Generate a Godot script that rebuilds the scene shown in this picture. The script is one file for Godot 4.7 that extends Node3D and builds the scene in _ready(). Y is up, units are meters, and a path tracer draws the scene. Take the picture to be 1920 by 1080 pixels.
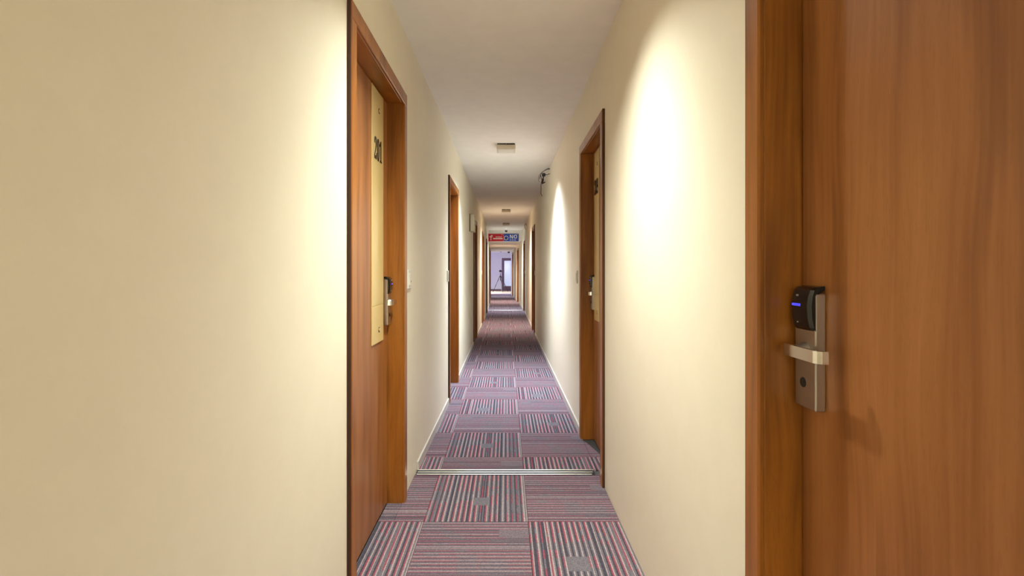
extends Node3D
# A narrow hotel corridor. x runs across the corridor, y up, z = -(distance along the corridor d).

const F := 970.0          # focal length in pixels of the 1920x1080 frame
const EYE := 1.205        # lens height
const CEIL := 2.475
const LOW := 2.15         # lowered ceiling behind the sign
const END := 26.0         # where the corridor opens to the lobby
const BACK := 30.5        # far wall of the lobby
const BULK := 16.4
const SPILL := 0.62       # share of a downlight that leaves outside its beam

var mats := {}
var used := {}
var flip := 1.0            # -1 while a lock is built on the near side of its leaf
var rng := RandomNumberGenerator.new()

# ---------------------------------------------------------------- helpers
func new_st(smooth := false) -> SurfaceTool:
	var st := SurfaceTool.new()
	st.begin(Mesh.PRIMITIVE_TRIANGLES)
	st.set_smooth_group(0 if smooth else -1)
	return st

func tri(st: SurfaceTool, a: Vector3, b: Vector3, c: Vector3, away: Vector3) -> void:
	# front faces run clockwise; the face looks away from the point "away"
	var n := (b - a).cross(c - a)
	if n.dot((a + b + c) / 3.0 - away) > 0.0:
		st.add_vertex(a); st.add_vertex(c); st.add_vertex(b)
	else:
		st.add_vertex(a); st.add_vertex(b); st.add_vertex(c)

func face(st: SurfaceTool, pts: Array, away: Vector3) -> void:
	for i in range(1, pts.size() - 1):
		tri(st, pts[0], pts[i], pts[i + 1], away)

func box(st: SurfaceTool, p: Vector3, q: Vector3) -> void:
	hexa(st, [Vector3(p.x, p.y, p.z), Vector3(q.x, p.y, p.z), Vector3(q.x, p.y, q.z), Vector3(p.x, p.y, q.z)],
		[Vector3(p.x, q.y, p.z), Vector3(q.x, q.y, p.z), Vector3(q.x, q.y, q.z), Vector3(p.x, q.y, q.z)])

func hexa(st: SurfaceTool, low: Array, high: Array) -> void:
	# a prism between two loops of the same count
	var c := Vector3.ZERO
	for v in low: c += v
	for v in high: c += v
	c /= float(low.size() + high.size())
	face(st, low, c)
	face(st, high, c)
	var n := low.size()
	for i in n:
		var j := (i + 1) % n
		face(st, [low[i], low[j], high[j], high[i]], c)

func cbox(st: SurfaceTool, p: Vector3, q: Vector3, ch := 0.003) -> void:
	# box with chamfered edges
	var a := Vector3(minf(p.x, q.x), minf(p.y, q.y), minf(p.z, q.z))
	var b := Vector3(maxf(p.x, q.x), maxf(p.y, q.y), maxf(p.z, q.z))
	var c := (a + b) / 2.0
	var h := (b - a) / 2.0
	var k: float = minf(ch, minf(h.x, minf(h.y, h.z)) * 0.9)
	for ax in 3:
		var u := (ax + 1) % 3
		var w := (ax + 2) % 3
		for s in [-1.0, 1.0]:
			var f := []
			for e in [[-1.0, -1.0], [1.0, -1.0], [1.0, 1.0], [-1.0, 1.0]]:
				var v := Vector3.ZERO
				v[ax] = s * h[ax]; v[u] = e[0] * (h[u] - k); v[w] = e[1] * (h[w] - k)
				f.append(c + v)
			face(st, f, c)
		for su in [-1.0, 1.0]:
			for sw in [-1.0, 1.0]:
				var f2 := []
				for e in [[-1.0, 0], [1.0, 0], [1.0, 1], [-1.0, 1]]:
					var v2 := Vector3.ZERO
					v2[ax] = e[0] * (h[ax] - k)
					v2[u] = su * (h[u] - (k if e[1] == 0 else 0.0))
					v2[w] = sw * (h[w] - (0.0 if e[1] == 0 else k))
					f2.append(c + v2)
				face(st, f2, c)
	for sx in [-1.0, 1.0]:
		for sy in [-1.0, 1.0]:
			for sz in [-1.0, 1.0]:
				tri(st, c + Vector3(sx * h.x, sy * (h.y - k), sz * (h.z - k)), c + Vector3(sx * (h.x - k), sy * h.y, sz * (h.z - k)), c + Vector3(sx * (h.x - k), sy * (h.y - k), sz * h.z), c)

func tube(st: SurfaceTool, pts: Array, r, n := 8, caps := true) -> void:
	# r is a number or one radius for each point
	var rings := []
	var up := Vector3(0.37, 0.81, 0.45).normalized()
	for i in pts.size():
		var t: Vector3 = (pts[mini(i + 1, pts.size() - 1)] - pts[maxi(i - 1, 0)]).normalized()
		var e1 := t.cross(up).normalized()
		var e2 := t.cross(e1)
		var rr: float = r[i] if r is Array else r
		var ring := []
		for k in n:
			var an := TAU * k / n
			ring.append(pts[i] + (e1 * cos(an) + e2 * sin(an)) * rr)
		rings.append(ring)
	for i in pts.size() - 1:
		var mid: Vector3 = (pts[i] + pts[i + 1]) / 2.0
		for k in n:
			var j := (k + 1) % n
			face(st, [rings[i][k], rings[i][j], rings[i + 1][j], rings[i + 1][k]], mid)
	if caps:
		face(st, rings[0], pts[1])
		face(st, rings[-1], pts[-2])

func lathe(st: SurfaceTool, prof: Array, at: Vector3, axis := Vector3.UP, n := 24, inner := false) -> void:
	# prof: Vector2(radius, height along axis); faces look away from the axis
	var e1 := axis.cross(Vector3(0.3, 0.2, 0.9)).normalized()
	var e2 := axis.cross(e1).normalized()
	for i in prof.size() - 1:
		for k in n:
			var q := []
			for w in [[i, k], [i, k + 1], [i + 1, k + 1], [i + 1, k]]:
				var an: float = TAU * w[1] / n
				var p: Vector2 = prof[w[0]]
				q.append(at + (e1 * cos(an) + e2 * sin(an)) * p.x + axis * p.y)
			var dv: Vector2 = prof[i + 1] - prof[i]
			var an2 := TAU * (k + 0.5) / n
			var rad := e1 * cos(an2) + e2 * sin(an2)
			var outn := rad * dv.y - axis * dv.x
			if inner: outn = -outn
			var m: Vector3 = (q[0] + q[1] + q[2] + q[3]) / 4.0
			face(st, q, m - outn)

func curve(ctrl: Array, per := 6) -> Array:
	# Catmull-Rom through the control points
	var out := []
	for i in ctrl.size() - 1:
		var p0: Vector3 = ctrl[maxi(i - 1, 0)]
		var p1: Vector3 = ctrl[i]
		var p2: Vector3 = ctrl[i + 1]
		var p3: Vector3 = ctrl[mini(i + 2, ctrl.size() - 1)]
		for k in per:
			var t := float(k) / per
			out.append(0.5 * (2.0 * p1 + (p2 - p0) * t + (2.0 * p0 - 5.0 * p1 + 4.0 * p2 - p3) * t * t + (3.0 * p1 - p0 - 3.0 * p2 + p3) * t * t * t))
	out.append(ctrl[-1])
	return out

func numbered(n: String) -> String:
	if not used.has(n):
		used[n] = 0
		return n
	used[n] += 1
	return "%s_%03d" % [n, used[n]]

func part(called: String, st: SurfaceTool, m: Material, parent: Node) -> MeshInstance3D:
	st.generate_normals()
	var o := MeshInstance3D.new()
	o.mesh = st.commit()
	o.material_override = m
	o.name = called
	parent.add_child(o, true)
	return o

func thing(called: String, label: String, category: String, at := Vector3.ZERO, yaw := 0.0, group := "") -> Node3D:
	var o := Node3D.new()
	o.name = numbered(called)
	add_child(o)
	o.position = at
	o.rotation.y = yaw
	o.set_meta("label", label)
	o.set_meta("category", category)
	if group: o.set_meta("group", group)
	return o

func struct(called: String, label: String, category: String, at := Vector3.ZERO, yaw := 0.0) -> Node3D:
	var o := thing(called, label, category, at, yaw)
	o.set_meta("kind", "structure")
	return o

func shell(called: String, st: SurfaceTool, m: Material, label: String, category: String) -> MeshInstance3D:
	var o := part(numbered(called), st, m, self)
	o.set_meta("label", label)
	o.set_meta("category", category)
	o.set_meta("kind", "structure")
	return o

# ---------------------------------------------------------------- materials
func mat(col: Color, rough := 0.6, metal := 0.0) -> StandardMaterial3D:
	var m := StandardMaterial3D.new()
	m.albedo_color = col
	m.roughness = rough
	m.metallic = metal
	return m

func rgb8(r: float, g: float, b: float) -> Color:
	return Color(r / 255.0, g / 255.0, b / 255.0)

func wood_mat(base: Color, dark: Color, light: Color, sd: int, rough: float) -> StandardMaterial3D:
	# laminate veneer: long vertical grain, broad soft bands and fine dark pores
	var w := 512
	var h := 512
	var im := Image.create(w, h, false, Image.FORMAT_RGB8)
	var n1 := FastNoiseLite.new(); n1.seed = sd; n1.frequency = 1.0; n1.fractal_octaves = 3
	var n2 := FastNoiseLite.new(); n2.seed = sd + 7; n2.frequency = 1.0; n2.fractal_octaves = 2
	for y in h:
		var ty := TAU * y / h
		for x in w:
			var tx := float(x) / w
			# periodic in y through a circle, so that the pattern tiles along the grain
			var wob := n2.get_noise_3d(tx * 3.0, cos(ty) * 0.45, sin(ty) * 0.45) * 0.05
			var band := n1.get_noise_3d((tx + wob) * 9.0, cos(ty) * 0.35 + 5.0, sin(ty) * 0.35)
			var fine := n1.get_noise_3d((tx + wob * 0.6) * 70.0, cos(ty) * 0.8 + 11.0, sin(ty) * 0.8)
			var pore := n2.get_noise_3d(tx * 190.0, cos(ty) * 7.0, sin(ty) * 7.0 + 3.0)
			var t := band * 1.15 + fine * 0.4
			var c := base.lerp(light, clampf(t, 0.0, 1.0)) if t > 0.0 else base.lerp(dark, clampf(-t, 0.0, 1.0))
			if pore > 0.36: c = c.lerp(dark, 0.14)
			im.set_pixel(x, y, c)
	im.generate_mipmaps()
	var m := StandardMaterial3D.new()
	m.albedo_texture = ImageTexture.create_from_image(im)
	m.uv1_triplanar = true
	m.uv1_world_triplanar = true
	m.uv1_scale = Vector3(1.15, 0.42, 1.15)
	m.roughness = rough
	return m

func paint_mat(base: Color, sd: int, rough: float, amount: float) -> StandardMaterial3D:
	# roller-painted plaster: faint mottling and an orange-peel relief
	var n := FastNoiseLite.new()
	n.seed = sd; n.frequency = 0.012; n.fractal_octaves = 5
	var g := Gradient.new()
	g.set_color(0, base.lightened(-amount))
	g.set_color(0, Color(base.r * (1.0 - amount), base.g * (1.0 - amount), base.b * (1.0 - amount)))
	g.set_color(1, Color(minf(base.r * (1.0 + amount), 1.0), minf(base.g * (1.0 + amount), 1.0), minf(base.b * (1.0 + amount), 1.0)))
	var t := NoiseTexture2D.new()
	t.noise = n; t.color_ramp = g; t.width = 512; t.height = 512; t.seamless = true
	var nn := FastNoiseLite.new()
	nn.seed = sd + 3; nn.frequency = 0.06; nn.fractal_octaves = 3
	var bt := NoiseTexture2D.new()
	bt.noise = nn; bt.width = 512; bt.height = 512; bt.seamless = true; bt.as_normal_map = true; bt.bump_strength = 1.2
	var m := StandardMaterial3D.new()
	m.albedo_texture = t
	m.normal_enabled = true
	m.normal_texture = bt
	m.normal_scale = 0.05
	m.uv1_triplanar = true
	m.uv1_world_triplanar = true
	m.uv1_scale = Vector3(0.9, 0.9, 0.9)
	m.roughness = rough
	return m

func carpet_mat(sd: int, given: Array, soft: float) -> StandardMaterial3D:
	# cols: ground grey, red, pale, dark. Stripes run along v; blocks where the red drops out
	var n := 256
	var cols := []
	for c in given: cols.append(c.lerp(given[0].lerp(given[1], 0.22), soft))
	var r := RandomNumberGenerator.new()
	r.seed = sd
	var im := Image.create(n, n, false, Image.FORMAT_RGB8)
	var lines := 76
	var blocks := []
	for b in 4:
		blocks.append(Rect2(r.randf_range(-0.05, 0.85), r.randf_range(0.0, 0.85), r.randf_range(0.15, 0.5), r.randf_range(0.12, 0.24)))
	var solid := Rect2(r.randf_range(0.05, 0.75), r.randf_range(0.05, 0.75), r.randf_range(0.14, 0.2), r.randf_range(0.16, 0.3))
	var kinds := []
	var breaks := []
	for i in lines:
		kinds.append([1, 2, 0, 3][i % 4] if r.randf() < 0.86 else [0, 3, 2][r.randi() % 3])
		breaks.append([r.randf(), r.randf_range(0.1, 0.35)])
	for y in n:
		var v := float(y) / n
		for x in n:
			var u := float(x) / n
			var li := mini(int(u * lines), lines - 1)
			var k: int = kinds[li]
			var p := Vector2(u, v)
			var c: Color = cols[k]
			for b in blocks:
				if k == 1 and b.has_point(p): c = cols[0].lerp(cols[3], 0.3)
			var br: Array = breaks[li]
			if k == 1 and v > br[0] and v < br[0] + br[1] * 0.5: c = cols[0]
			if solid.has_point(p): c = cols[0]
			# dark seams between the tufted rows, loop grain
			var q := fposmod(u * lines, 1.0)
			if q < 0.2 and not solid.has_point(p): c = c.lerp(cols[3], 0.45)
			var j := r.randf_range(0.8, 1.2)
			im.set_pixel(x, y, Color(minf(c.r * j, 1.0), minf(c.g * j, 1.0), minf(c.b * j, 1.0)))
	im.generate_mipmaps()
	var m := StandardMaterial3D.new()
	m.albedo_texture = ImageTexture.create_from_image(im)
	m.roughness = 1.0
	m.metallic_specular = 0.1
	return m

func make_materials() -> void:
	mats.wall = paint_mat(rgb8(243, 234, 213), 11, 0.5, 0.006)
	mats.ceiling = paint_mat(rgb8(247, 243, 238), 23, 0.85, 0.01)
	mats.lobby_wall = paint_mat(rgb8(214, 212, 202), 31, 0.7, 0.01)
	mats.skirting = mat(rgb8(200, 192, 186), 0.4)
	mats.subfloor = mat(rgb8(78, 80, 82), 0.9)
	mats.tile = mat(rgb8(206, 184, 150), 0.3)
	mats.leaf = wood_mat(rgb8(158, 100, 52), rgb8(124, 72, 30), rgb8(176, 118, 68), 5, 0.38)
	mats.frame = wood_mat(rgb8(152, 92, 30), rgb8(106, 58, 14), rgb8(174, 110, 42), 42, 0.32)
	mats.edge = mat(rgb8(70, 38, 22), 0.7)
	mats.nickel = mat(rgb8(190, 184, 178), 0.34, 1.0)
	mats.chrome = mat(rgb8(214, 208, 200), 0.18, 1.0)
	mats.black = mat(rgb8(20, 20, 21), 0.22)
	mats.dark = mat(rgb8(16, 15, 15), 0.6)
	mats.brass = mat(rgb8(226, 200, 136), 0.34)
	mats.brass.metallic = 0.25
	mats.white = mat(rgb8(232, 228, 216), 0.4)
	mats.cream = mat(rgb8(222, 210, 184), 0.5)
	mats.alu = mat(rgb8(214, 208, 200), 0.3, 0.85)
	mats.red = mat(rgb8(190, 24, 44), 0.4)
	mats.blue = mat(rgb8(38, 68, 168), 0.4)
	mats.brownframe = mat(rgb8(104, 74, 72), 0.5)
	mats.cable = mat(rgb8(24, 22, 22), 0.5)
	mats.cable_brown = mat(rgb8(78, 44, 34), 0.5)
	mats.led = mat(rgb8(60, 60, 140), 0.3)
	mats.led.emission_enabled = true
	mats.led.emission = Color(0.25, 0.25, 1.0)
	mats.led.emission_energy_multiplier = 0.9
	mats.glass = mat(Color(0.92, 0.95, 1.0, 0.12), 0.05)
	mats.glass.transparency = BaseMaterial3D.TRANSPARENCY_ALPHA
	# one carpet design throughout: grey ground, wine red, pale and dark yarns
	var yarn := [rgb8(114, 109, 117), rgb8(152, 78, 92), rgb8(166, 151, 153), rgb8(76, 73, 84)]
	for i in 4:
		mats["carpet%d" % i] = carpet_mat(100 + i, yarn, 0.0 if i < 2 else 0.42)

# ---------------------------------------------------------------- the corridor's plan
const LEFT := [[-2.2, -0.540], [3.0, -0.540], [4.6, -0.525], [10.0, -0.53], [15.0, -0.545], [19.0, -0.60], [26.0, -0.77]]
const RIGHT := [[-2.2, 0.547], [4.0, 0.547], [10.0, 0.535], [15.0, 0.535], [19.0, 0.46], [26.0, 0.245]]

func wall_x(s: int, d: float) -> float:
	var t: Array = RIGHT if s > 0 else LEFT
	for i in t.size() - 1:
		if d <= t[i + 1][0]:
			return lerpf(t[i][1], t[i + 1][1], clampf((d - t[i][0]) / (t[i + 1][0] - t[i][0]), 0.0, 1.0))
	return t[-1][1]

func middle(d: float) -> float:
	return (wall_x(1, d) + wall_x(-1, d)) / 2.0

# door openings (clear): side, near d, far d, head height
const DOORS := [
	[1, 0.21, 1.09, 2.05], [-1, 1.82, 2.68, 2.07], [1, 2.93, 3.70, 2.04], [-1, 4.75, 5.54, 2.01],
	[-1, 8.42, 9.2, 2.0], [1, 9.66, 10.46, 2.0], [-1, 11.4, 12.2, 2.0], [-1, 13.95, 14.75, 2.0], [1, 14.75, 15.5, 2.0],
	[-1, 18.2, 19.0, 1.97], [1, 19.05, 19.85, 1.97], [-1, 22.0, 22.8, 1.97], [1, 23.6, 24.4, 1.97]]

func build_walls() -> void:
	for s in [-1, 1]:
		var cuts := []
		for p in (RIGHT if s > 0 else LEFT): cuts.append(p[0])
		cuts.append(BULK)
		for o in DOORS:
			if o[0] == s:
				cuts.append(o[1] - 0.02); cuts.append(o[2] + 0.02)
		cuts.sort()
		var st := new_st()
		for i in cuts.size() - 1:
			var a: float = cuts[i]
			var b: float = cuts[i + 1]
			if b - a < 0.001: continue
			var y0 := -0.06
			for o in DOORS:
				if o[0] == s and (a + b) / 2.0 > o[1] - 0.02 and (a + b) / 2.0 < o[2] + 0.02: y0 = o[3] + 0.02
			var xa := wall_x(s, a)
			var xb := wall_x(s, b)
			var t: float = s * 0.16
			hexa(st, [Vector3(xa, y0, -a), Vector3(xb, y0, -b), Vector3(xb + t, y0, -b), Vector3(xa + t, y0, -a)],
				[Vector3(xa, 2.62, -a), Vector3(xb, 2.62, -b), Vector3(xb + t, 2.62, -b), Vector3(xa + t, 2.62, -a)])
		shell("wall_right" if s > 0 else "wall_left", st, mats.wall,
			"long cream painted corridor wall with the exposed cables near its top" if s > 0 else "long cream painted corridor wall pierced by the door numbered 201", "wall")
	var st2 := new_st()
	box(st2, Vector3(-0.75, -0.06, 2.2), Vector3(0.75, 2.62, 2.36))
	shell("wall_back", st2, mats.wall, "cream end wall closing the corridor near the unnumbered door", "wall")
	var c := new_st()
	box(c, Vector3(-0.9, CEIL, 2.36), Vector3(0.9, CEIL + 0.12, -BULK - 0.2))
	shell("ceiling", c, mats.ceiling, "smooth off-white ceiling over the long corridor", "ceiling")
	var b2 := new_st()
	hexa(b2, [Vector3(-0.9, LOW, -BULK), Vector3(0.9, LOW, -BULK), Vector3(0.6, LOW, -END - 0.16), Vector3(-1.1, LOW, -END - 0.16)],
		[Vector3(-0.9, 2.6, -BULK), Vector3(0.9, 2.6, -BULK), Vector3(0.6, 2.6, -END - 0.16), Vector3(-1.1, 2.6, -END - 0.16)])
	shell("ceiling_lowered", b2, mats.ceiling, "lowered ceiling and its step behind the red and blue sign", "ceiling")

func tile_piece(poly: Array, x0: float, d0: float, across: bool, m: Material, parent: Node) -> void:
	# poly: Vector2(x, d); a carpet tile 8 mm thick with a slightly eased edge
	var st := SurfaceTool.new()
	st.begin(Mesh.PRIMITIVE_TRIANGLES)
	st.set_smooth_group(-1)
	var cen := Vector2.ZERO
	for p in poly: cen += p
	cen /= poly.size()
	var top := []
	var low := []
	for p in poly:
		var q: Vector2 = p + (cen - p).normalized() * 0.0022
		var q2: Vector2 = p + (cen - p).normalized() * 0.0006
		top.append(q)
		low.append(q2)
	var n := poly.size()
	var mid := Vector3(cen.x, -0.01, -cen.y)
	for i in range(1, n - 1):
		uv_tri(st, [top[0], top[i], top[i + 1]], [0.0, 0.0, 0.0], x0, d0, across, mid)
	for i in n:
		var j := (i + 1) % n
		uv_tri(st, [top[i], top[j], low[j]], [0.0, 0.0, -0.008], x0, d0, across, mid)
		uv_tri(st, [top[i], low[j], low[i]], [0.0, -0.008, -0.008], x0, d0, across, mid)
	part("carpet_tile", st, m, parent)

func uv_tri(st: SurfaceTool, p: Array, y: Array, x0: float, d0: float, across: bool, away: Vector3) -> void:
	var v := []
	for i in 3: v.append(Vector3(p[i].x, y[i], -p[i].y))
	var order := [0, 1, 2]
	if (v[1] - v[0]).cross(v[2] - v[0]).dot((v[0] + v[1] + v[2]) / 3.0 - away) > 0.0: order = [0, 2, 1]
	for i in order:
		var uv := Vector2((p[i].x - x0) / 0.5, (p[i].y - d0) / 0.5)
		if across: uv = Vector2(uv.y, uv.x)
		st.set_uv(uv)
		st.add_vertex(v[i])

func build_floor() -> void:
	var fl := struct("floor", "striped carpet tile floor running down the corridor", "floor")
	var st := new_st()
	box(st, Vector3(-1.0, -0.14, 2.36), Vector3(0.9, -0.008, -END))
	part("subfloor", st, mats.subfloor, fl)
	var rows := []
	var d := 2.482
	while d > 0.3: d -= 0.5
	while d < 2.9:
		rows.append([d, minf(d + 0.5, 2.982), d]); d += 0.5
	rows[-1][1] = 3.045
	rows.append([3.125, 3.34, 2.84])
	d = 3.34
	while d < END - 0.01:
		rows.append([d, minf(d + 0.5, END), d]); d += 0.5
	var ri := 0
	for r in rows:
		var a: float = r[0]
		var b: float = r[1]
		if b - a < 0.06:
			continue
		var sh := middle((a + b) / 2.0) if a > 15.0 else 0.0
		var e := [-0.396 + sh, 0.105 + sh]
		# turn alternates like a draughtboard
		var row_no := int(round((r[2] - 2.482) / 0.5)) if b < 3.1 else int(round((r[2] - 3.34) / 0.5))
		for c in 3:
			var along: bool = posmod(row_no + c, 2) == 1
			var xa0 := wall_x(-1, a) if c == 0 else float(e[c - 1])
			var xb0 := wall_x(-1, b) if c == 0 else float(e[c - 1])
			var xa1 := wall_x(1, a) if c == 2 else float(e[c])
			var xb1 := wall_x(1, b) if c == 2 else float(e[c])
			var m: Material = mats["carpet" + str((0 if along else 2) + posmod((row_no + c) / 2 + row_no, 2))]
			tile_piece([Vector2(xa0, a), Vector2(xa1, a), Vector2(xb1, b), Vector2(xb0, b)], -0.896 + 0.5 * c + sh, r[2], not along, m, fl)
			for o in DOORS:
				var s: int = o[0]
				if (c == 0 and s < 0) or (c == 2 and s > 0):
					var p0 := maxf(a, o[1] + 0.002)
					var p1 := minf(b, o[2] - 0.002)
					if p1 - p0 < 0.03: continue
					var deep := s * 0.075
					var wa := wall_x(s, p0)
					var wb := wall_x(s, p1)
					var pol := [Vector2(wa, p0), Vector2(wa + deep, p0), Vector2(wb + deep, p1), Vector2(wb, p1)]
					if s > 0 and absf(o[1] - 2.93) < 0.01 and p1 > 3.5:
						pol = [Vector2(wa, p0), Vector2(wa + deep * 0.95, p0), Vector2(wa + deep * 0.8, 3.44), Vector2(wb, 3.69)]
					tile_piece(pol, -0.896 + 0.5 * c + sh, r[2], not along, m, fl)
		ri += 1
	# lobby floor
	var lf := new_st()
	box(lf, Vector3(-2.2, -0.14, -END), Vector3(1.6, 0.004, -BACK - 0.2))
	shell("floor_lobby", lf, mats.tile, "beige polished floor of the lobby beyond the carpet", "floor")

func build_baseboards() -> void:
	for s in [-1, 1]:
		var node := struct("baseboard_left" if s < 0 else "baseboard_right", "low pale skirting along the wall %s door 201" % ("beside" if s < 0 else "facing"), "baseboard")
		var cuts := [[3.12, 0.0]]
		var holes := []
		for o in DOORS:
			if o[0] == s and o[2] > 3.2: holes.append([o[1] - 0.065, o[2] + 0.065])
		var a := 3.12
		var spans := []
		for h in holes:
			if h[0] > a: spans.append([a, h[0]])
			a = h[1]
		spans.append([a, END])
		for sp in spans:
			# follow the bends of the wall
			var ks := [sp[0]]
			for p in (RIGHT if s > 0 else LEFT):
				if p[0] > sp[0] + 0.05 and p[0] < sp[1] - 0.05: ks.append(p[0])
			ks.append(sp[1])
			for i in ks.size() - 1:
				var st := new_st()
				var xa := wall_x(s, ks[i])
				var xb := wall_x(s, ks[i + 1])
				var t: float = -s * 0.012
				var da: float = ks[i]
				var db: float = ks[i + 1]
				hexa(st, [Vector3(xa, 0, -da), Vector3(xb, 0, -db), Vector3(xb + t, 0, -db), Vector3(xa + t, 0, -da)],
					[Vector3(xa, 0.05, -da), Vector3(xb, 0.05, -db), Vector3(xb + t * 0.8, 0.05, -db), Vector3(xa + t * 0.8, 0.05, -da)])
				part("board", st, mats.skirting, node)

# ---------------------------------------------------------------- doors
func loc(s: int, a: float, y: float, u: float) -> Vector3:
	# a: out of the wall towards the corridor, u: along the corridor, away from the viewer
	return Vector3(-s * a, y, -u * flip)

func lbox(st: SurfaceTool, s: int, a0: float, a1: float, y0: float, y1: float, u0: float, u1: float, ch := 0.003) -> void:
	cbox(st, loc(s, a0, y0, u0), loc(s, a1, y1, u1), ch)

func build_door(no: int, o: Array, label: String, number: String, plate: bool, locked: bool, near_lock: bool) -> void:
	var s: int = o[0]
	var mid: float = (o[1] + o[2]) / 2.0
	var half: float = (o[2] - o[1]) / 2.0
	var head: float = o[3]
	var slope: float = (wall_x(s, o[2]) - wall_x(s, o[1])) / (o[2] - o[1])
	var root := struct("door_%d" % no, label, "door", Vector3(wall_x(s, mid), 0, -mid), atan(-slope))
	var cw := 0.062
	for e in [-1, 1]:
		var st := new_st()
		lbox(st, s, 0.0005, 0.016, -0.004, head, e * half, e * (half + cw), 0.004)
		part("casing", st, mats.frame, root)
		var sb := new_st()
		lbox(sb, s, -0.0005, 0.0135, -0.004, head + cw, e * (half + cw), e * (half + cw + 0.003), 0.0005)
		part("casing_edge", sb, mats.edge, root)
		var sj := new_st()
		lbox(sj, s, -0.15, 0.003, -0.006, head, e * half, e * (half + 0.019), 0.002)
		part("jamb", sj, mats.frame, root)
	var sh := new_st()
	lbox(sh, s, 0.0005, 0.016, head + 0.0005, head + cw, -half - cw, half + cw, 0.004)
	part("head_casing", sh, mats.frame, root)
	var sk := new_st()
	lbox(sk, s, -0.15, 0.003, head, head + 0.019, -half - 0.018, half + 0.018, 0.002)
	part("head_jamb", sk, mats.frame, root)
	var dp := -0.075      # face of the leaf
	var sl := new_st()
	lbox(sl, s, dp - 0.04, dp, 0.008, head - 0.003, -half + 0.003, half - 0.004, 0.002)
	part("door_leaf", sl, mats.leaf, root)
	if locked:
		flip = -1.0 if near_lock else 1.0
		build_lock(root, s, dp, half - 0.013)
		flip = 1.0
	if plate:
		build_plate(root, s, dp, half, number)

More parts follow.
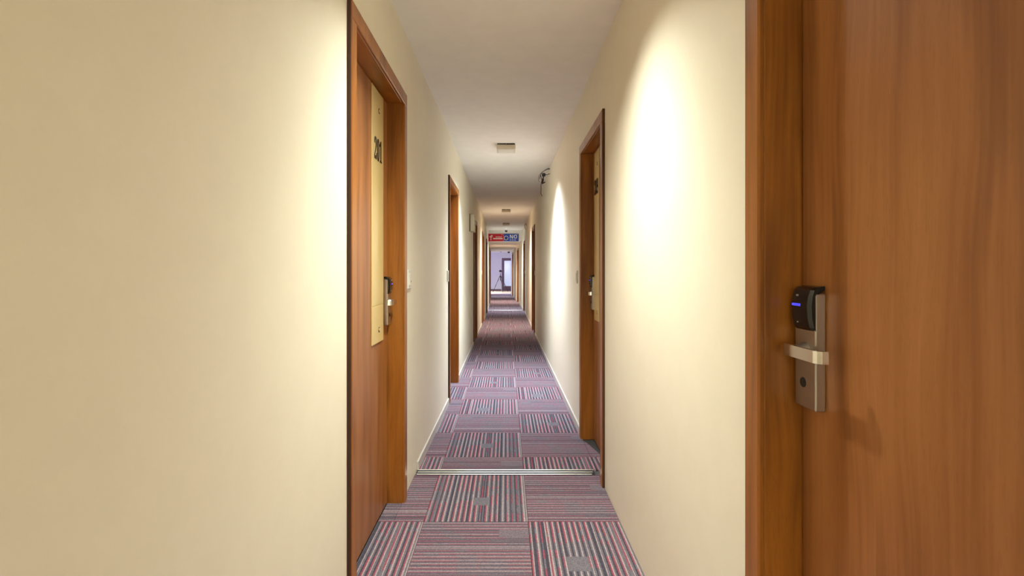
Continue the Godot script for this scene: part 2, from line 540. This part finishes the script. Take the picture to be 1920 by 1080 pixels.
func build_lock(root: Node3D, s: int, dp: float, far: float) -> void:
	# far: the u of the plate's edge next to the jamb
	var near := far - 0.072
	var mid := (far + near) / 2.0
	var st := new_st()
	lbox(st, s, dp, dp + 0.021, 0.929, 1.160, near, far, 0.0025)
	var plate := part("lock_plate", st, mats.nickel, root)
	plate.set_meta("label", "brushed nickel lock plate")
	# black card reader: a bulged cap over the top of the plate
	var rd := new_st()
	var prof := [[1.086, 0.0225], [1.092, 0.027], [1.11, 0.031], [1.135, 0.0325], [1.155, 0.030], [1.166, 0.026], [1.172, 0.019], [1.174, 0.004]]
	var c := loc(s, dp + 0.005, 1.13, mid)
	for i in prof.size() - 1:
		var ya: float = prof[i][0]
		var yb: float = prof[i + 1][0]
		var ta: float = prof[i][1]
		var tb: float = prof[i + 1][1]
		var cols := [[near + 0.0006, 0.86], [near + 0.01, 0.985], [mid, 1.0], [far - 0.01, 0.985], [far - 0.0006, 0.86]]
		for k in cols.size() - 1:
			face(rd, [loc(s, dp + ta * cols[k][1], ya, cols[k][0]), loc(s, dp + ta * cols[k + 1][1], ya, cols[k + 1][0]),
				loc(s, dp + tb * cols[k + 1][1], yb, cols[k + 1][0]), loc(s, dp + tb * cols[k][1], yb, cols[k][0])], c)
	for w in [near + 0.0006, far - 0.0006]:
		var f := []
		for p in prof: f.append(loc(s, dp + p[1] * 0.86, p[0], w))
		f.append(loc(s, dp + 0.002, 1.174, w))
		f.append(loc(s, dp + 0.002, 1.1605, w))
		f.append(loc(s, dp + 0.0205, 1.1605, w))
		f.append(loc(s, dp + 0.0205, 1.086, w))
		for i in range(0, f.size() - 4):
			var in_a: Vector3 = loc(s, dp + (0.0205 if prof[mini(i, 7)][0] < 1.1605 else 0.002), prof[mini(i, 7)][0], w)
			if i < 7:
				var in_b: Vector3 = loc(s, dp + (0.0205 if prof[i + 1][0] < 1.1605 else 0.002), prof[i + 1][0], w)
				face(rd, [f[i], f[i + 1], in_b, in_a], c)
	part("card_reader", rd, mats.black, plate)
	var ld := new_st()
	lbox(ld, s, dp + 0.0305, dp + 0.0335, 1.1335, 1.1385, mid - 0.004, mid + 0.026, 0.001)
	part("indicator_light", ld, mats.led, plate)
	var mk := new_st()
	lbox(mk, s, dp + 0.031, dp + 0.0322, 1.153, 1.157, mid + 0.004, mid + 0.012, 0.0004)
	lbox(mk, s, dp + 0.0315, dp + 0.0328, 1.1, 1.1025, mid + 0.004, mid + 0.008, 0.0004)
	part("reader_mark", mk, mats.alu, plate)
	# lever: rose, neck, and a flat bar that runs back towards the hinges and turns in at its end
	var su := near + 0.034
	var hy := 1.045
	var rs := new_st(true)
	lathe(rs, [Vector2(0.0, 0.028), Vector2(0.0115, 0.028), Vector2(0.0115, 0.012), Vector2(0.0165, 0.004), Vector2(0.0165, 0.0)], loc(s, dp + 0.021, hy, su), loc(s, 1, 0, 0), 20)
	part("lever_neck", rs, mats.nickel, plate)
	var lv := new_st()
	var path := [Vector2(0.055, su + 0.016), Vector2(0.055, su - 0.082), Vector2(0.0525, su - 0.091), Vector2(0.046, su - 0.097), Vector2(0.036, su - 0.099)]
	var th := 0.009
	var lo := []
	var hi := []
	for i in path.size() - 1:
		var p: Vector2 = path[i]
		var q: Vector2 = path[i + 1]
		var np := normal_at(path, i)
		var nq := normal_at(path, i + 1)
		var p2 := p - np * th
		var q2 := q - nq * th
		var ring_lo := [loc(s, dp + p.x, hy - 0.0115, p.y), loc(s, dp + q.x, hy - 0.0115, q.y), loc(s, dp + q2.x, hy - 0.0115, q2.y), loc(s, dp + p2.x, hy - 0.0115, p2.y)]
		var ring_hi := []
		for v in ring_lo: ring_hi.append(v + Vector3(0, 0.023, 0))
		hexa(lv, ring_lo, ring_hi)
	part("lever_handle", lv, mats.chrome, plate)
	var kh := new_st()
	lathe(kh, [Vector2(0.0, 0.0012), Vector2(0.0095, 0.0012), Vector2(0.0105, 0.0)], loc(s, dp + 0.021, 0.979, mid + 0.006), loc(s, 1, 0, 0), 20)
	part("keyhole", kh, mats.dark, plate)

func normal_at(path: Array, i: int) -> Vector2:
	var t: Vector2 = (path[mini(i + 1, path.size() - 1)] - path[maxi(i - 1, 0)]).normalized()
	return Vector2(-t.y, t.x)

func build_plate(root: Node3D, s: int, dp: float, half: float, number: String) -> void:
	var u1 := half - 0.113
	var u0 := half - 0.328
	if s > 0:
		u1 = half - 0.085
		u0 = half - 0.262
	var top := 2.058 if s < 0 else 2.02
	var st := new_st()
	lbox(st, s, dp, dp + 0.006, 1.0395, top, u0, u1, 0.0012)
	lbox(st, s, dp, dp + 0.006, 0.861, 1.0375, u0, u1, 0.0012)
	lbox(st, s, dp, dp + 0.004, 1.03, 1.046, u0 + 0.001, u1 - 0.001, 0.0005)
	var plate := part("number_plate", st, mats.brass, root)
	plate.set_meta("label", "tall pale gold number plate")
	var mid := (u0 + u1) / 2.0
	for y in [top - 0.09, 0.921]:
		var sc := new_st(true)
		lathe(sc, [Vector2(0.0, 0.004), Vector2(0.006, 0.0035), Vector2(0.009, 0.001), Vector2(0.009, 0.0)], loc(s, dp + 0.006, y, mid - s * 0.02), loc(s, 1, 0, 0), 16)
		part("screw", sc, mats.brass, plate)
		var rg := new_st(true)
		lathe(rg, [Vector2(0.009, 0.0), Vector2(0.0095, 0.0016), Vector2(0.0125, 0.0016), Vector2(0.013, 0.0)], loc(s, dp + 0.006, y, mid - s * 0.02), loc(s, 1, 0, 0), 16)
		part("screw_washer", rg, mats.dark, plate)
	var t := text(number, "Droid Serif", 700, 0.145, 0.002, mats.black)
	t.name = "room_number"
	plate.add_child(t)
	t.position = loc(s, dp + 0.007, 1.775, mid)
	t.rotation.y = -s * PI / 2.0
	t.scale = Vector3(0.60, 1.0, 1.0)

func text(what: String, font: String, weight: int, em: float, depth: float, m: Material) -> MeshInstance3D:
	var f := SystemFont.new()
	f.font_names = PackedStringArray([font])
	f.font_weight = weight
	var tm := TextMesh.new()
	tm.text = what
	tm.font = f
	tm.font_size = 64
	tm.pixel_size = em / 64.0
	tm.depth = depth
	var o := MeshInstance3D.new()
	o.mesh = tm
	o.material_override = m
	return o

# ---------------------------------------------------------------- fittings
func downlight(d: float, x: float, y: float, col: Color, energy: float, glow: float, label: String, ang := 46.0) -> void:
	var root := thing("downlight", label, "downlight", Vector3(x, y, -d), 0.0, "round recessed ceiling downlights")
	var st := new_st(true)
	lathe(st, [Vector2(0.055, 0.0), Vector2(0.054, -0.004), Vector2(0.044, -0.006), Vector2(0.041, -0.003), Vector2(0.041, 0.0)], Vector3.ZERO, Vector3.DOWN * -1.0, 28, true)
	part("trim_ring", st, mats.white, root)
	var m := mat(Color(1, 1, 1), 0.4)
	m.emission_enabled = true
	m.emission = col
	m.emission_energy_multiplier = glow
	var sd := new_st()
	lathe(sd, [Vector2(0.0, -0.002), Vector2(0.041, -0.002), Vector2(0.041, 0.0)], Vector3.ZERO, Vector3.UP, 28, true)
	part("diffuser", sd, m, root)
	# the lamp's beam and the wide spill of its lens
	for w in [[ang, 1.0 - SPILL], [61.0, SPILL]]:
		var l := SpotLight3D.new()
		l.name = "lamp"
		l.light_color = col
		l.light_energy = energy * w[1]
		l.spot_range = 40.0
		l.spot_attenuation = 2.0
		l.spot_angle = w[0]
		l.spot_angle_attenuation = 1.0
		l.light_size = 0.03
		l.shadow_enabled = true
		root.add_child(l, true)
		l.position = Vector3(0, -0.014, 0)
		l.rotation_degrees.x = -90

func panel_lamp(d: float, x: float, label: String) -> void:
	# square surface fitting: housing on a shadow-gap spacer, with a lens in its face
	var root := thing("ceiling_panel", label, "ceiling panel", Vector3(x, CEIL, -d), 0.0, "square ceiling panels")
	for e in [[-0.088, -0.003], [0.003, 0.088]]:
		var sp := new_st()
		cbox(sp, Vector3(e[0], -0.014, -0.175), Vector3(e[1], 0.0, 0.0), 0.001)
		part("vent_slot", sp, mats.dark, root)
	var st := new_st()
	cbox(st, Vector3(-0.094, -0.056, -0.19), Vector3(0.094, -0.012, 0.004), 0.004)
	part("housing", st, mats.cream, root)
	var ln := new_st()
	cbox(ln, Vector3(-0.08, -0.0585, -0.178), Vector3(0.08, -0.056, -0.01), 0.001)
	part("face_panel", ln, mats.white, root)

func switch_plate(s: int, d: float, y: float, label: String, w := 0.085, h := 0.1) -> void:
	var root := thing("wall_switch", label, "wall switch", Vector3(wall_x(s, d), y, -d), 0.0, "wall switches beside the doors")
	var st := new_st()
	lbox(st, s, 0.0, 0.009, -h / 2, h / 2, -w / 2, w / 2, 0.003)
	part("cover_plate", st, mats.white, root)
	var b := new_st()
	lbox(b, s, 0.009, 0.013, -h * 0.3, h * 0.3, -w * 0.32, w * 0.02, 0.0015)
	part("rocker", b, mats.white, root)
	var k := new_st()
	lbox(k, s, 0.009, 0.0105, -h * 0.16, -h * 0.06, w * 0.18, w * 0.27, 0.0005)
	part("indicator", k, mats.dark, root)

func build_sign() -> void:
	var cx := -0.085
	var root := thing("hanging_sign", "red and blue sign board mounted on the ceiling step, reading NO", "sign", Vector3(cx, 2.245, -BULK + 0.02))
	var st := new_st()
	cbox(st, Vector3(-0.492, -0.133, -0.014), Vector3(0.492, 0.133, 0.006), 0.002)
	part("backing_board", st, mats.white, root)
	var r := new_st()
	cbox(r, Vector3(-0.48, -0.121, 0.006), Vector3(0.005, 0.121, 0.010), 0.001)
	var red := part("red_panel", r, mats.red, root)
	var b := new_st()
	cbox(b, Vector3(0.009, -0.121, 0.006), Vector3(0.48, 0.121, 0.010), 0.001)
	var blue := part("blue_panel", b, mats.blue, root)
	var t := text("NO", "Droid Sans", 700, 0.165, 0.003, mats.white)
	t.name = "lettering"
	blue.add_child(t)
	t.position = Vector3(0.315, 0.025, 0.0115)
	var sm := new_st()
	for k in 3: cbox(sm, Vector3(0.2 + k * 0.07, -0.087, 0.010), Vector3(0.2 + k * 0.07 + 0.052, -0.069, 0.0118), 0.0005)
	cbox(sm, Vector3(0.42, 0.09, 0.010), Vector3(0.445, 0.102, 0.0118), 0.0005)
	part("small_print", sm, mats.white, blue).set_meta("kind", "stuff")
	# ring emblem with a dark bar and bowl
	var ri := new_st(true)
	lathe(ri, [Vector2(0.054, 0.0), Vector2(0.054, 0.003), Vector2(0.068, 0.003), Vector2(0.068, 0.0)], Vector3(0.085, -0.012, 0.010), Vector3(0, 0, 1), 28)
	part("emblem_ring", ri, mats.white, blue)
	var bw := new_st()
	var lo := []
	var hi := []
	for k in 13:
		var an := PI + PI * k / 12.0
		lo.append(Vector3(0.085 + cos(an) * 0.05, -0.026 + sin(an) * 0.036, 0.010))
		hi.append(lo[-1] + Vector3(0, 0, 0.002))
	hexa(bw, lo, hi)
	cbox(bw, Vector3(0.037, -0.005, 0.010), Vector3(0.133, 0.010, 0.012), 0.0004)
	part("emblem", bw, mats.dark, blue)
	# figure and two lines of print on the red panel
	var fg := new_st()
	cbox(fg, Vector3(-0.405, -0.09, 0.010), Vector3(-0.385, 0.06, 0.0125), 0.0006)
	cbox(fg, Vector3(-0.445, 0.012, 0.010), Vector3(-0.35, 0.034, 0.0125), 0.0006)
	cbox(fg, Vector3(-0.395, 0.05, 0.010), Vector3(-0.345, 0.075, 0.0125), 0.0006)
	part("emblem", fg, mats.white, red)
	var pr := new_st()
	for k in 8: cbox(pr, Vector3(-0.325 + k * 0.038, -0.05, 0.010), Vector3(-0.325 + k * 0.038 + 0.03, -0.018, 0.012), 0.0005)
	for k in 4: cbox(pr, Vector3(-0.24 + k * 0.05, 0.008, 0.010), Vector3(-0.24 + k * 0.05 + 0.036, 0.028, 0.012), 0.0005)
	cbox(pr, Vector3(-0.06, 0.085, 0.010), Vector3(-0.03, 0.1, 0.012), 0.0005)
	part("small_print", pr, mats.white, red).set_meta("kind", "stuff")

func build_cables() -> void:
	var d := 6.4
	var root := thing("loose_cables", "black loose cables with connectors hanging from the wall near the ceiling", "cables", Vector3(wall_x(1, d), 2.46, -d))
	var k := d / F
	# pixel offsets across and down from the wall outlet, at this distance
	var P := func(px: float, py: float, back := 0.0) -> Vector3: return Vector3((px - 1033.0) * k, (316.0 - py) * k, back)
	var st := new_st(true)
	tube(st, curve([P.call(1035, 316), P.call(1029, 316), P.call(1024, 318.5), P.call(1018, 323), P.call(1014.5, 329), P.call(1013.5, 335)]), [0.006, 0.006, 0.006, 0.006, 0.006, 0.006, 0.006, 0.0055, 0.005, 0.005, 0.005, 0.005, 0.004, 0.004, 0.004, 0.004, 0.004, 0.004, 0.004, 0.004, 0.004, 0.004, 0.004, 0.004, 0.004, 0.004, 0.004, 0.004, 0.004, 0.004, 0.004])
	part("cable", st, mats.cable, root)
	var s2 := new_st(true)
	tube(s2, curve([P.call(1018, 323, 0.01), P.call(1012.5, 328, 0.02), P.call(1010.8, 334, 0.03), P.call(1012.5, 341, 0.02)]), 0.0022)
	part("cable", s2, mats.cable, root)
	var s3 := new_st(true)
	tube(s3, curve([P.call(1015, 327, 0.0), P.call(1017, 334, 0.01), P.call(1018, 340, 0.015), P.call(1016, 346, 0.01), P.call(1016.6, 354, 0.0), P.call(1016, 362, 0.0), P.call(1018.5, 367, 0.01)]), 0.0045)
	part("cable", s3, mats.cable_brown, root)
	var c1 := new_st()
	cbox(c1, P.call(1018, 324, -0.02), P.call(1024.5, 330.2, 0.025), 0.008)
	part("connector", c1, mats.cable, root)
	var c2 := new_st(true)
	tube(c2, curve([P.call(1021, 330), P.call(1020, 335), P.call(1018.5, 341), P.call(1019.5, 344)], 4), [0.008, 0.008, 0.008, 0.008, 0.012, 0.014, 0.014, 0.014, 0.016, 0.015, 0.012, 0.008, 0.006])
	part("connector", c2, mats.cable, root)
	var s4 := new_st(true)
	tube(s4, curve([P.call(1019, 343), P.call(1021.5, 342), P.call(1024, 340.5)], 4), 0.006)
	part("plug", s4, mats.cable, root)
	var s5 := new_st(true)
	tube(s5, curve([P.call(1024, 327), P.call(1029, 326, -0.01), P.call(1034.5, 324)], 4), 0.004)
	part("cable", s5, mats.cable, root)
	# a second, pale cable loop further along
	var d2 := 13.5
	var r2 := thing("cable_loop", "small pale cable loop hanging from the wall before the sign", "cable", Vector3(wall_x(1, d2), 2.35, -d2))
	var l := new_st(true)
	tube(l, curve([Vector3(0.004, 0.09, 0), Vector3(-0.03, 0.085, 0), Vector3(-0.06, 0.03, 0), Vector3(-0.05, -0.04, 0), Vector3(-0.01, -0.08, 0), Vector3(0.003, -0.085, 0)]), 0.009)
	part("cable", l, mats.cream, r2)
	var j := new_st()
	cbox(j, Vector3(-0.05, 0.01, -0.03), Vector3(0.004, 0.07, 0.03), 0.006)
	part("junction", j, mats.cream, r2)

func ball_camera(at: Vector3, label: String, r := 0.045) -> void:
	var root := thing("dome_camera", label, "camera", at)
	var b := new_st(true)
	lathe(b, [Vector2(0.0, 0.0), Vector2(r * 1.15, 0.0), Vector2(r * 1.15, -0.02), Vector2(r, -0.03), Vector2(0, -0.03)], Vector3.ZERO, Vector3.UP, 20, true)
	part("mount", b, mats.white, root)
	var s := new_st(true)
	var pr := []
	for i in 9:
		var an := PI / 2.0 * i / 8.0
		pr.append(Vector2(cos(an) * r, -0.03 - sin(an) * r * 1.1))
	lathe(s, pr, Vector3.ZERO, Vector3.UP, 20, true)
	part("dome", s, mats.black, root)

func build_wall_box() -> void:
	var d := 7.45
	var root := thing("wall_box", "cream metal box fixed high on the wall before the third door of its wall", "wall box", Vector3(wall_x(-1, d + 0.15), 1.77, -d - 0.15))
	var st := new_st()
	cbox(st, Vector3(0.0, 0.0, -0.15), Vector3(0.068, 0.245, 0.15), 0.004)
	part("housing", st, mats.cream, root)
	for i in 3:
		var g := new_st()
		cbox(g, Vector3(0.068, 0.05 + i * 0.06, -0.12), Vector3(0.0705, 0.08 + i * 0.06, 0.12), 0.001)
		part("grille_slat", g, mats.white, root)
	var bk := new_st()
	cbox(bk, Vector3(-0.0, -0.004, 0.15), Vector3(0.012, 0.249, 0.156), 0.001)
	part("shadow_strip", bk, mats.dark, root)  # dark colour stands in for the shadow gap where the box meets the wall

func build_threshold(d0: float, d1: float, y: float, label: String) -> void:
	var root := thing("threshold_strip", label, "threshold strip", Vector3(middle(d0), 0.0, -(d0 + d1) / 2.0))
	var w0 := wall_x(-1, d0) - middle(d0) + 0.012
	var w1 := wall_x(1, d0) - middle(d0) - 0.02
	var h := (d1 - d0) / 2.0
	var st := new_st()
	cbox(st, Vector3(w0, -0.008, -h), Vector3(w1, y, h), 0.001)
	part("base_plate", st, mats.dark, root)
	for i in 3:
		var z := lerpf(-h + 0.006, h - 0.006, i / 2.0)
		var rs := new_st()
		cbox(rs, Vector3(w0, y, z - 0.0045), Vector3(w1 - 0.01 * i, y + 0.004, z + 0.0045), 0.0015)
		part("ridge", rs, mats.alu, root)

# ---------------------------------------------------------------- lobby
func build_lobby() -> void:
	var h := 2.27
	var st := new_st()
	# far wall with the door opening x -0.26 .. 0.62, up to 1.92
	var z0 := -BACK
	var z1 := -BACK - 0.15
	box(st, Vector3(-2.2, -0.06, z1), Vector3(-0.27, 2.6, z0))
	box(st, Vector3(0.63, -0.06, z1), Vector3(1.6, 2.6, z0))
	box(st, Vector3(-0.27, 1.94, z1), Vector3(0.63, 2.6, z0))
	shell("wall_lobby", st, mats.lobby_wall, "pale lilac lit end wall of the lobby behind the tripod", "wall")
	var sl := new_st()
	box(sl, Vector3(-2.2, -0.06, z1), Vector3(-2.05, 2.6, -END))
	shell("wall_lobby_left", sl, mats.lobby_wall, "side wall of the lobby left of the tripod", "wall")
	var sr := new_st()
	box(sr, Vector3(1.45, -0.06, z1), Vector3(1.6, 2.6, -END))
	shell("wall_lobby_right", sr, mats.lobby_wall, "side wall of the lobby past the glazed door", "wall")
	var sf := new_st()
	box(sf, Vector3(-2.2, -0.06, -END - 0.15), Vector3(-0.78, 2.6, -END))
	box(sf, Vector3(0.255, -0.06, -END - 0.15), Vector3(1.6, 2.6, -END))
	shell("wall_lobby_front", sf, mats.lobby_wall, "lobby wall around the corridor mouth", "wall")
	var c := new_st()
	box(c, Vector3(-2.2, h, z1), Vector3(1.6, 2.6, -END - 0.16))
	shell("ceiling_lobby", c, mats.ceiling, "lobby ceiling beyond the corridor", "ceiling")
	var bb := new_st()
	cbox(bb, Vector3(-2.05, 0.004, z0), Vector3(-0.28, 0.1, z0 + 0.012), 0.002)
	shell("baseboard_lobby", bb, mats.brownframe, "dark skirting on the lobby end wall behind the tripod", "baseboard")
	# glazed door
	var dr := struct("door_14", "brown framed glazed door at the end of the lobby", "door", Vector3(0.18, 0.0, z0 - 0.05))
	for e in [[-0.44, -0.29], [0.29, 0.44]]:
		var fs := new_st()
		cbox(fs, Vector3(e[0], 0.004, -0.03), Vector3(e[1], 1.935, 0.03), 0.003)
		part("stile", fs, mats.brownframe, dr)
	for e in [[0.004, 0.28], [1.78, 1.935]]:
		var fr := new_st()
		cbox(fr, Vector3(-0.29, e[0], -0.028), Vector3(0.29, e[1], 0.028), 0.003)
		part("rail", fr, mats.brownframe, dr)
	var gp := new_st()
	box(gp, Vector3(-0.29, 0.28, -0.004), Vector3(0.29, 1.78, 0.004))
	part("glass_pane", gp, mats.glass, dr)
	# tripod with a camera
	var tp := thing("tripod", "black tripod standing in the lobby before the end wall", "tripod", Vector3(-0.32, 0.004, -29.3))
	var apex := Vector3(0, 0.86, 0)
	for f in [Vector3(-0.42, 0, 0.1), Vector3(0.14, 0, 0.36), Vector3(0.42, 0, -0.25)]:
		var lg := new_st(true)
		var top: Vector3 = apex + f.normalized() * 0.04
		var pts := []
		var rad := []
		for i in 9:
			var t := i / 8.0
			pts.append(top.lerp(f, t))
			rad.append([0.017, 0.017, 0.02, 0.014, 0.014, 0.018, 0.011, 0.011, 0.016][i])
		tube(lg, pts, rad, 10)
		part("leg", lg, mats.dark, tp)
	var cp := new_st(true)
	tube(cp, [Vector3(0, 0.62, 0), Vector3(0, 0.86, 0), Vector3(0, 1.08, 0)], 0.016, 10)
	part("center_column", cp, mats.dark, tp)
	var sp := new_st(true)
	lathe(sp, [Vector2(0.02, 0.82), Vector2(0.055, 0.83), Vector2(0.055, 0.89), Vector2(0.02, 0.9)], Vector3.ZERO, Vector3.UP, 16)
	part("spider", sp, mats.dark, tp)
	var hd := new_st()
	cbox(hd, Vector3(-0.045, 1.04, -0.045), Vector3(0.045, 1.11, 0.045), 0.01)
	part("head", hd, mats.alu, tp)
	var cam := thing("photo_camera", "black camera on top of the lobby tripod", "camera", Vector3(-0.32, 1.114, -29.3))
	var cb := new_st()
	cbox(cb, Vector3(-0.075, 0.0, -0.035), Vector3(0.075, 0.095, 0.035), 0.01)
	cbox(cb, Vector3(-0.03, 0.09, -0.03), Vector3(0.03, 0.125, 0.03), 0.008)
	part("body", cb, mats.dark, cam)
	var le := new_st(true)
	lathe(le, [Vector2(0.0, 0.09), Vector2(0.034, 0.09), Vector2(0.036, 0.0)], Vector3(0, 0.047, 0.03), Vector3(0, 0, 1), 18)
	part("lens", le, mats.black, cam)
	# violet cove strip high on the lobby's side
	var cv := thing("cove_light", "violet strip light under the lobby ceiling beside the corridor mouth", "strip light", Vector3(-1.2, 2.22, -END - 0.2))
	var cm := mat(Color(0.8, 0.7, 1.0), 0.5)
	cm.emission_enabled = true
	cm.emission = Color(0.5, 0.5, 1.0)
	cm.emission_energy_multiplier = 2.0
	var cs := new_st()
	cbox(cs, Vector3(-0.7, -0.02, -0.02), Vector3(0.35, 0.02, 0.02), 0.004)
	part("diffuser", cs, cm, cv)
	var al := OmniLight3D.new()
	al.name = "lamp"
	al.light_color = Color(0.5, 0.55, 1.0)
	al.light_energy = 2.4
	al.omni_range = 30.0
	al.omni_attenuation = 2.0
	al.light_size = 0.1
	al.shadow_enabled = true
	cv.add_child(al)
	al.position = Vector3(0, -0.15, -0.1)

# ---------------------------------------------------------------- the scene
func _ready() -> void:
	rng.seed = 7
	var cam := Camera3D.new()
	cam.name = "camera"
	cam.projection = Camera3D.PROJECTION_FRUSTUM
	cam.near = 0.05
	cam.far = 200.0
	cam.size = 0.05 * 1080.0 / F
	cam.frustum_offset = Vector2(11.0, -33.0) / F * 0.05
	add_child(cam)
	cam.position = Vector3(0, EYE, 0)
	cam.current = true
	var env := Environment.new()
	env.background_mode = Environment.BG_COLOR
	env.background_color = rgb8(196, 206, 236)
	env.background_energy_multiplier = 0.8
	env.tonemap_mode = Environment.TONE_MAPPER_LINEAR
	env.tonemap_exposure = 1.46
	env.sdfgi_enabled = true
	env.ssao_enabled = true
	env.ssil_enabled = true
	var we := WorldEnvironment.new()
	we.name = "world"
	we.environment = env
	add_child(we)
	make_materials()
	var warm := Color(0.98, 1.0, 0.955)
	var rear_fill := Color(0.96, 0.99, 1.0)
	var pink := Color(1.0, 0.96, 0.90)
	var cool := Color(0.88, 0.945, 1.0)
	downlight(-1.75, 0.0, CEIL, rear_fill, 9.2, 3.0, "added round fill downlight, out of view ahead of the unnumbered door")  # unseen lamp, added and made strong to fill the near walls
	downlight(1.95, 0.0, CEIL, warm, 4.3, 3.0, "warm round downlight in the ceiling beside door 201")
	downlight(5.46, 0.0, CEIL, cool, 9.5, 3.0, "cool white round downlight close behind the first square ceiling panel")
	downlight(11.15, 0.0, CEIL, pink, 6.0, 3.0, "warm round downlight behind the second square ceiling panel")
	downlight(15.75, 0.0, CEIL, cool, 6.5, 3.0, "cool white round downlight just before the red and blue sign")
	downlight(19.7, -0.17, LOW, pink, 6.5, 3.0, "warm round downlight in the lowered ceiling past the sign")
	downlight(24.0, -0.24, LOW, cool, 4.5, 3.0, "round downlight in the lowered ceiling near the lobby")
	downlight(28.2, -0.9, 2.27, warm, 9.5, 3.0, "round downlight in the lobby ceiling above the tripod")

	build_walls()
	build_floor()
	build_baseboards()
	build_lobby()

	var names := ["brown wooden door with a large nickel card lock, no number plate", "brown wooden door with gold plate numbered 201", "brown wooden door with gold number plate, before the loose cables",
		"orange brown wooden door next after 201 on the same wall", "brown door beside the cream wall box", "brown door past the loose cables on the same wall",
		"brown door next after the one beside the cream wall box", "brown door just before the sign, opposite the threshold", "brown door just before the sign on the cable loop's wall",
		"brown door under the lowered ceiling past the sign, wall of door 201", "brown door under the lowered ceiling past the sign, wall of the cables", "last brown door before the lobby, wall of door 201", "last brown door before the lobby, wall of the cables"]
	for i in DOORS.size():
		build_door(i + 1, DOORS[i], names[i], "201" if i == 1 else "209", i == 1 or i == 2, true, i == 3)

	build_threshold(3.046, 3.124, 0.001, "ribbed aluminium threshold strip across the carpet past door 201")
	build_threshold(15.58, 15.63, 0.002, "distant aluminium threshold strip across the carpet before the sign")
	panel_lamp(5.17, 0.0, "square cream ceiling panel before the loose cables")
	panel_lamp(10.76, 0.0, "second square ceiling panel, between the loose cables and the sign")
	panel_lamp(13.9, 0.0, "third square ceiling panel, the one closest to the sign")
	switch_plate(-1, 2.86, 1.155, "white wall switch beside the frame of door 201", 0.1, 0.105)
	switch_plate(-1, 4.62, 1.155, "white wall switch before the second door past 201", 0.07, 0.1)
	switch_plate(1, 3.98, 1.155, "white wall switch between the gold plated door and the loose cables", 0.07, 0.1)
	switch_plate(-1, 11.2, 1.16, "small white wall switch before the door past the wall box", 0.07, 0.1)
	switch_plate(1, 9.5, 1.16, "small white wall switch before the door past the loose cables", 0.07, 0.1)
	switch_plate(1, 14.6, 1.16, "small white wall switch before the door beside the sign", 0.07, 0.1)
	build_wall_box()
	build_cables()
	build_sign()
	ball_camera(Vector3(0.0, 2.45 - 0.0 + 0.025, -16.1), "small dark dome camera hanging in front of the sign", 0.045)
	ball_camera(Vector3(-0.29, 2.27, -28.0), "small dark dome camera under the lobby ceiling", 0.05)
	ball_camera(Vector3(0.13, LOW, -25.6), "small dark dome camera under the lowered ceiling at the corridor mouth", 0.06)
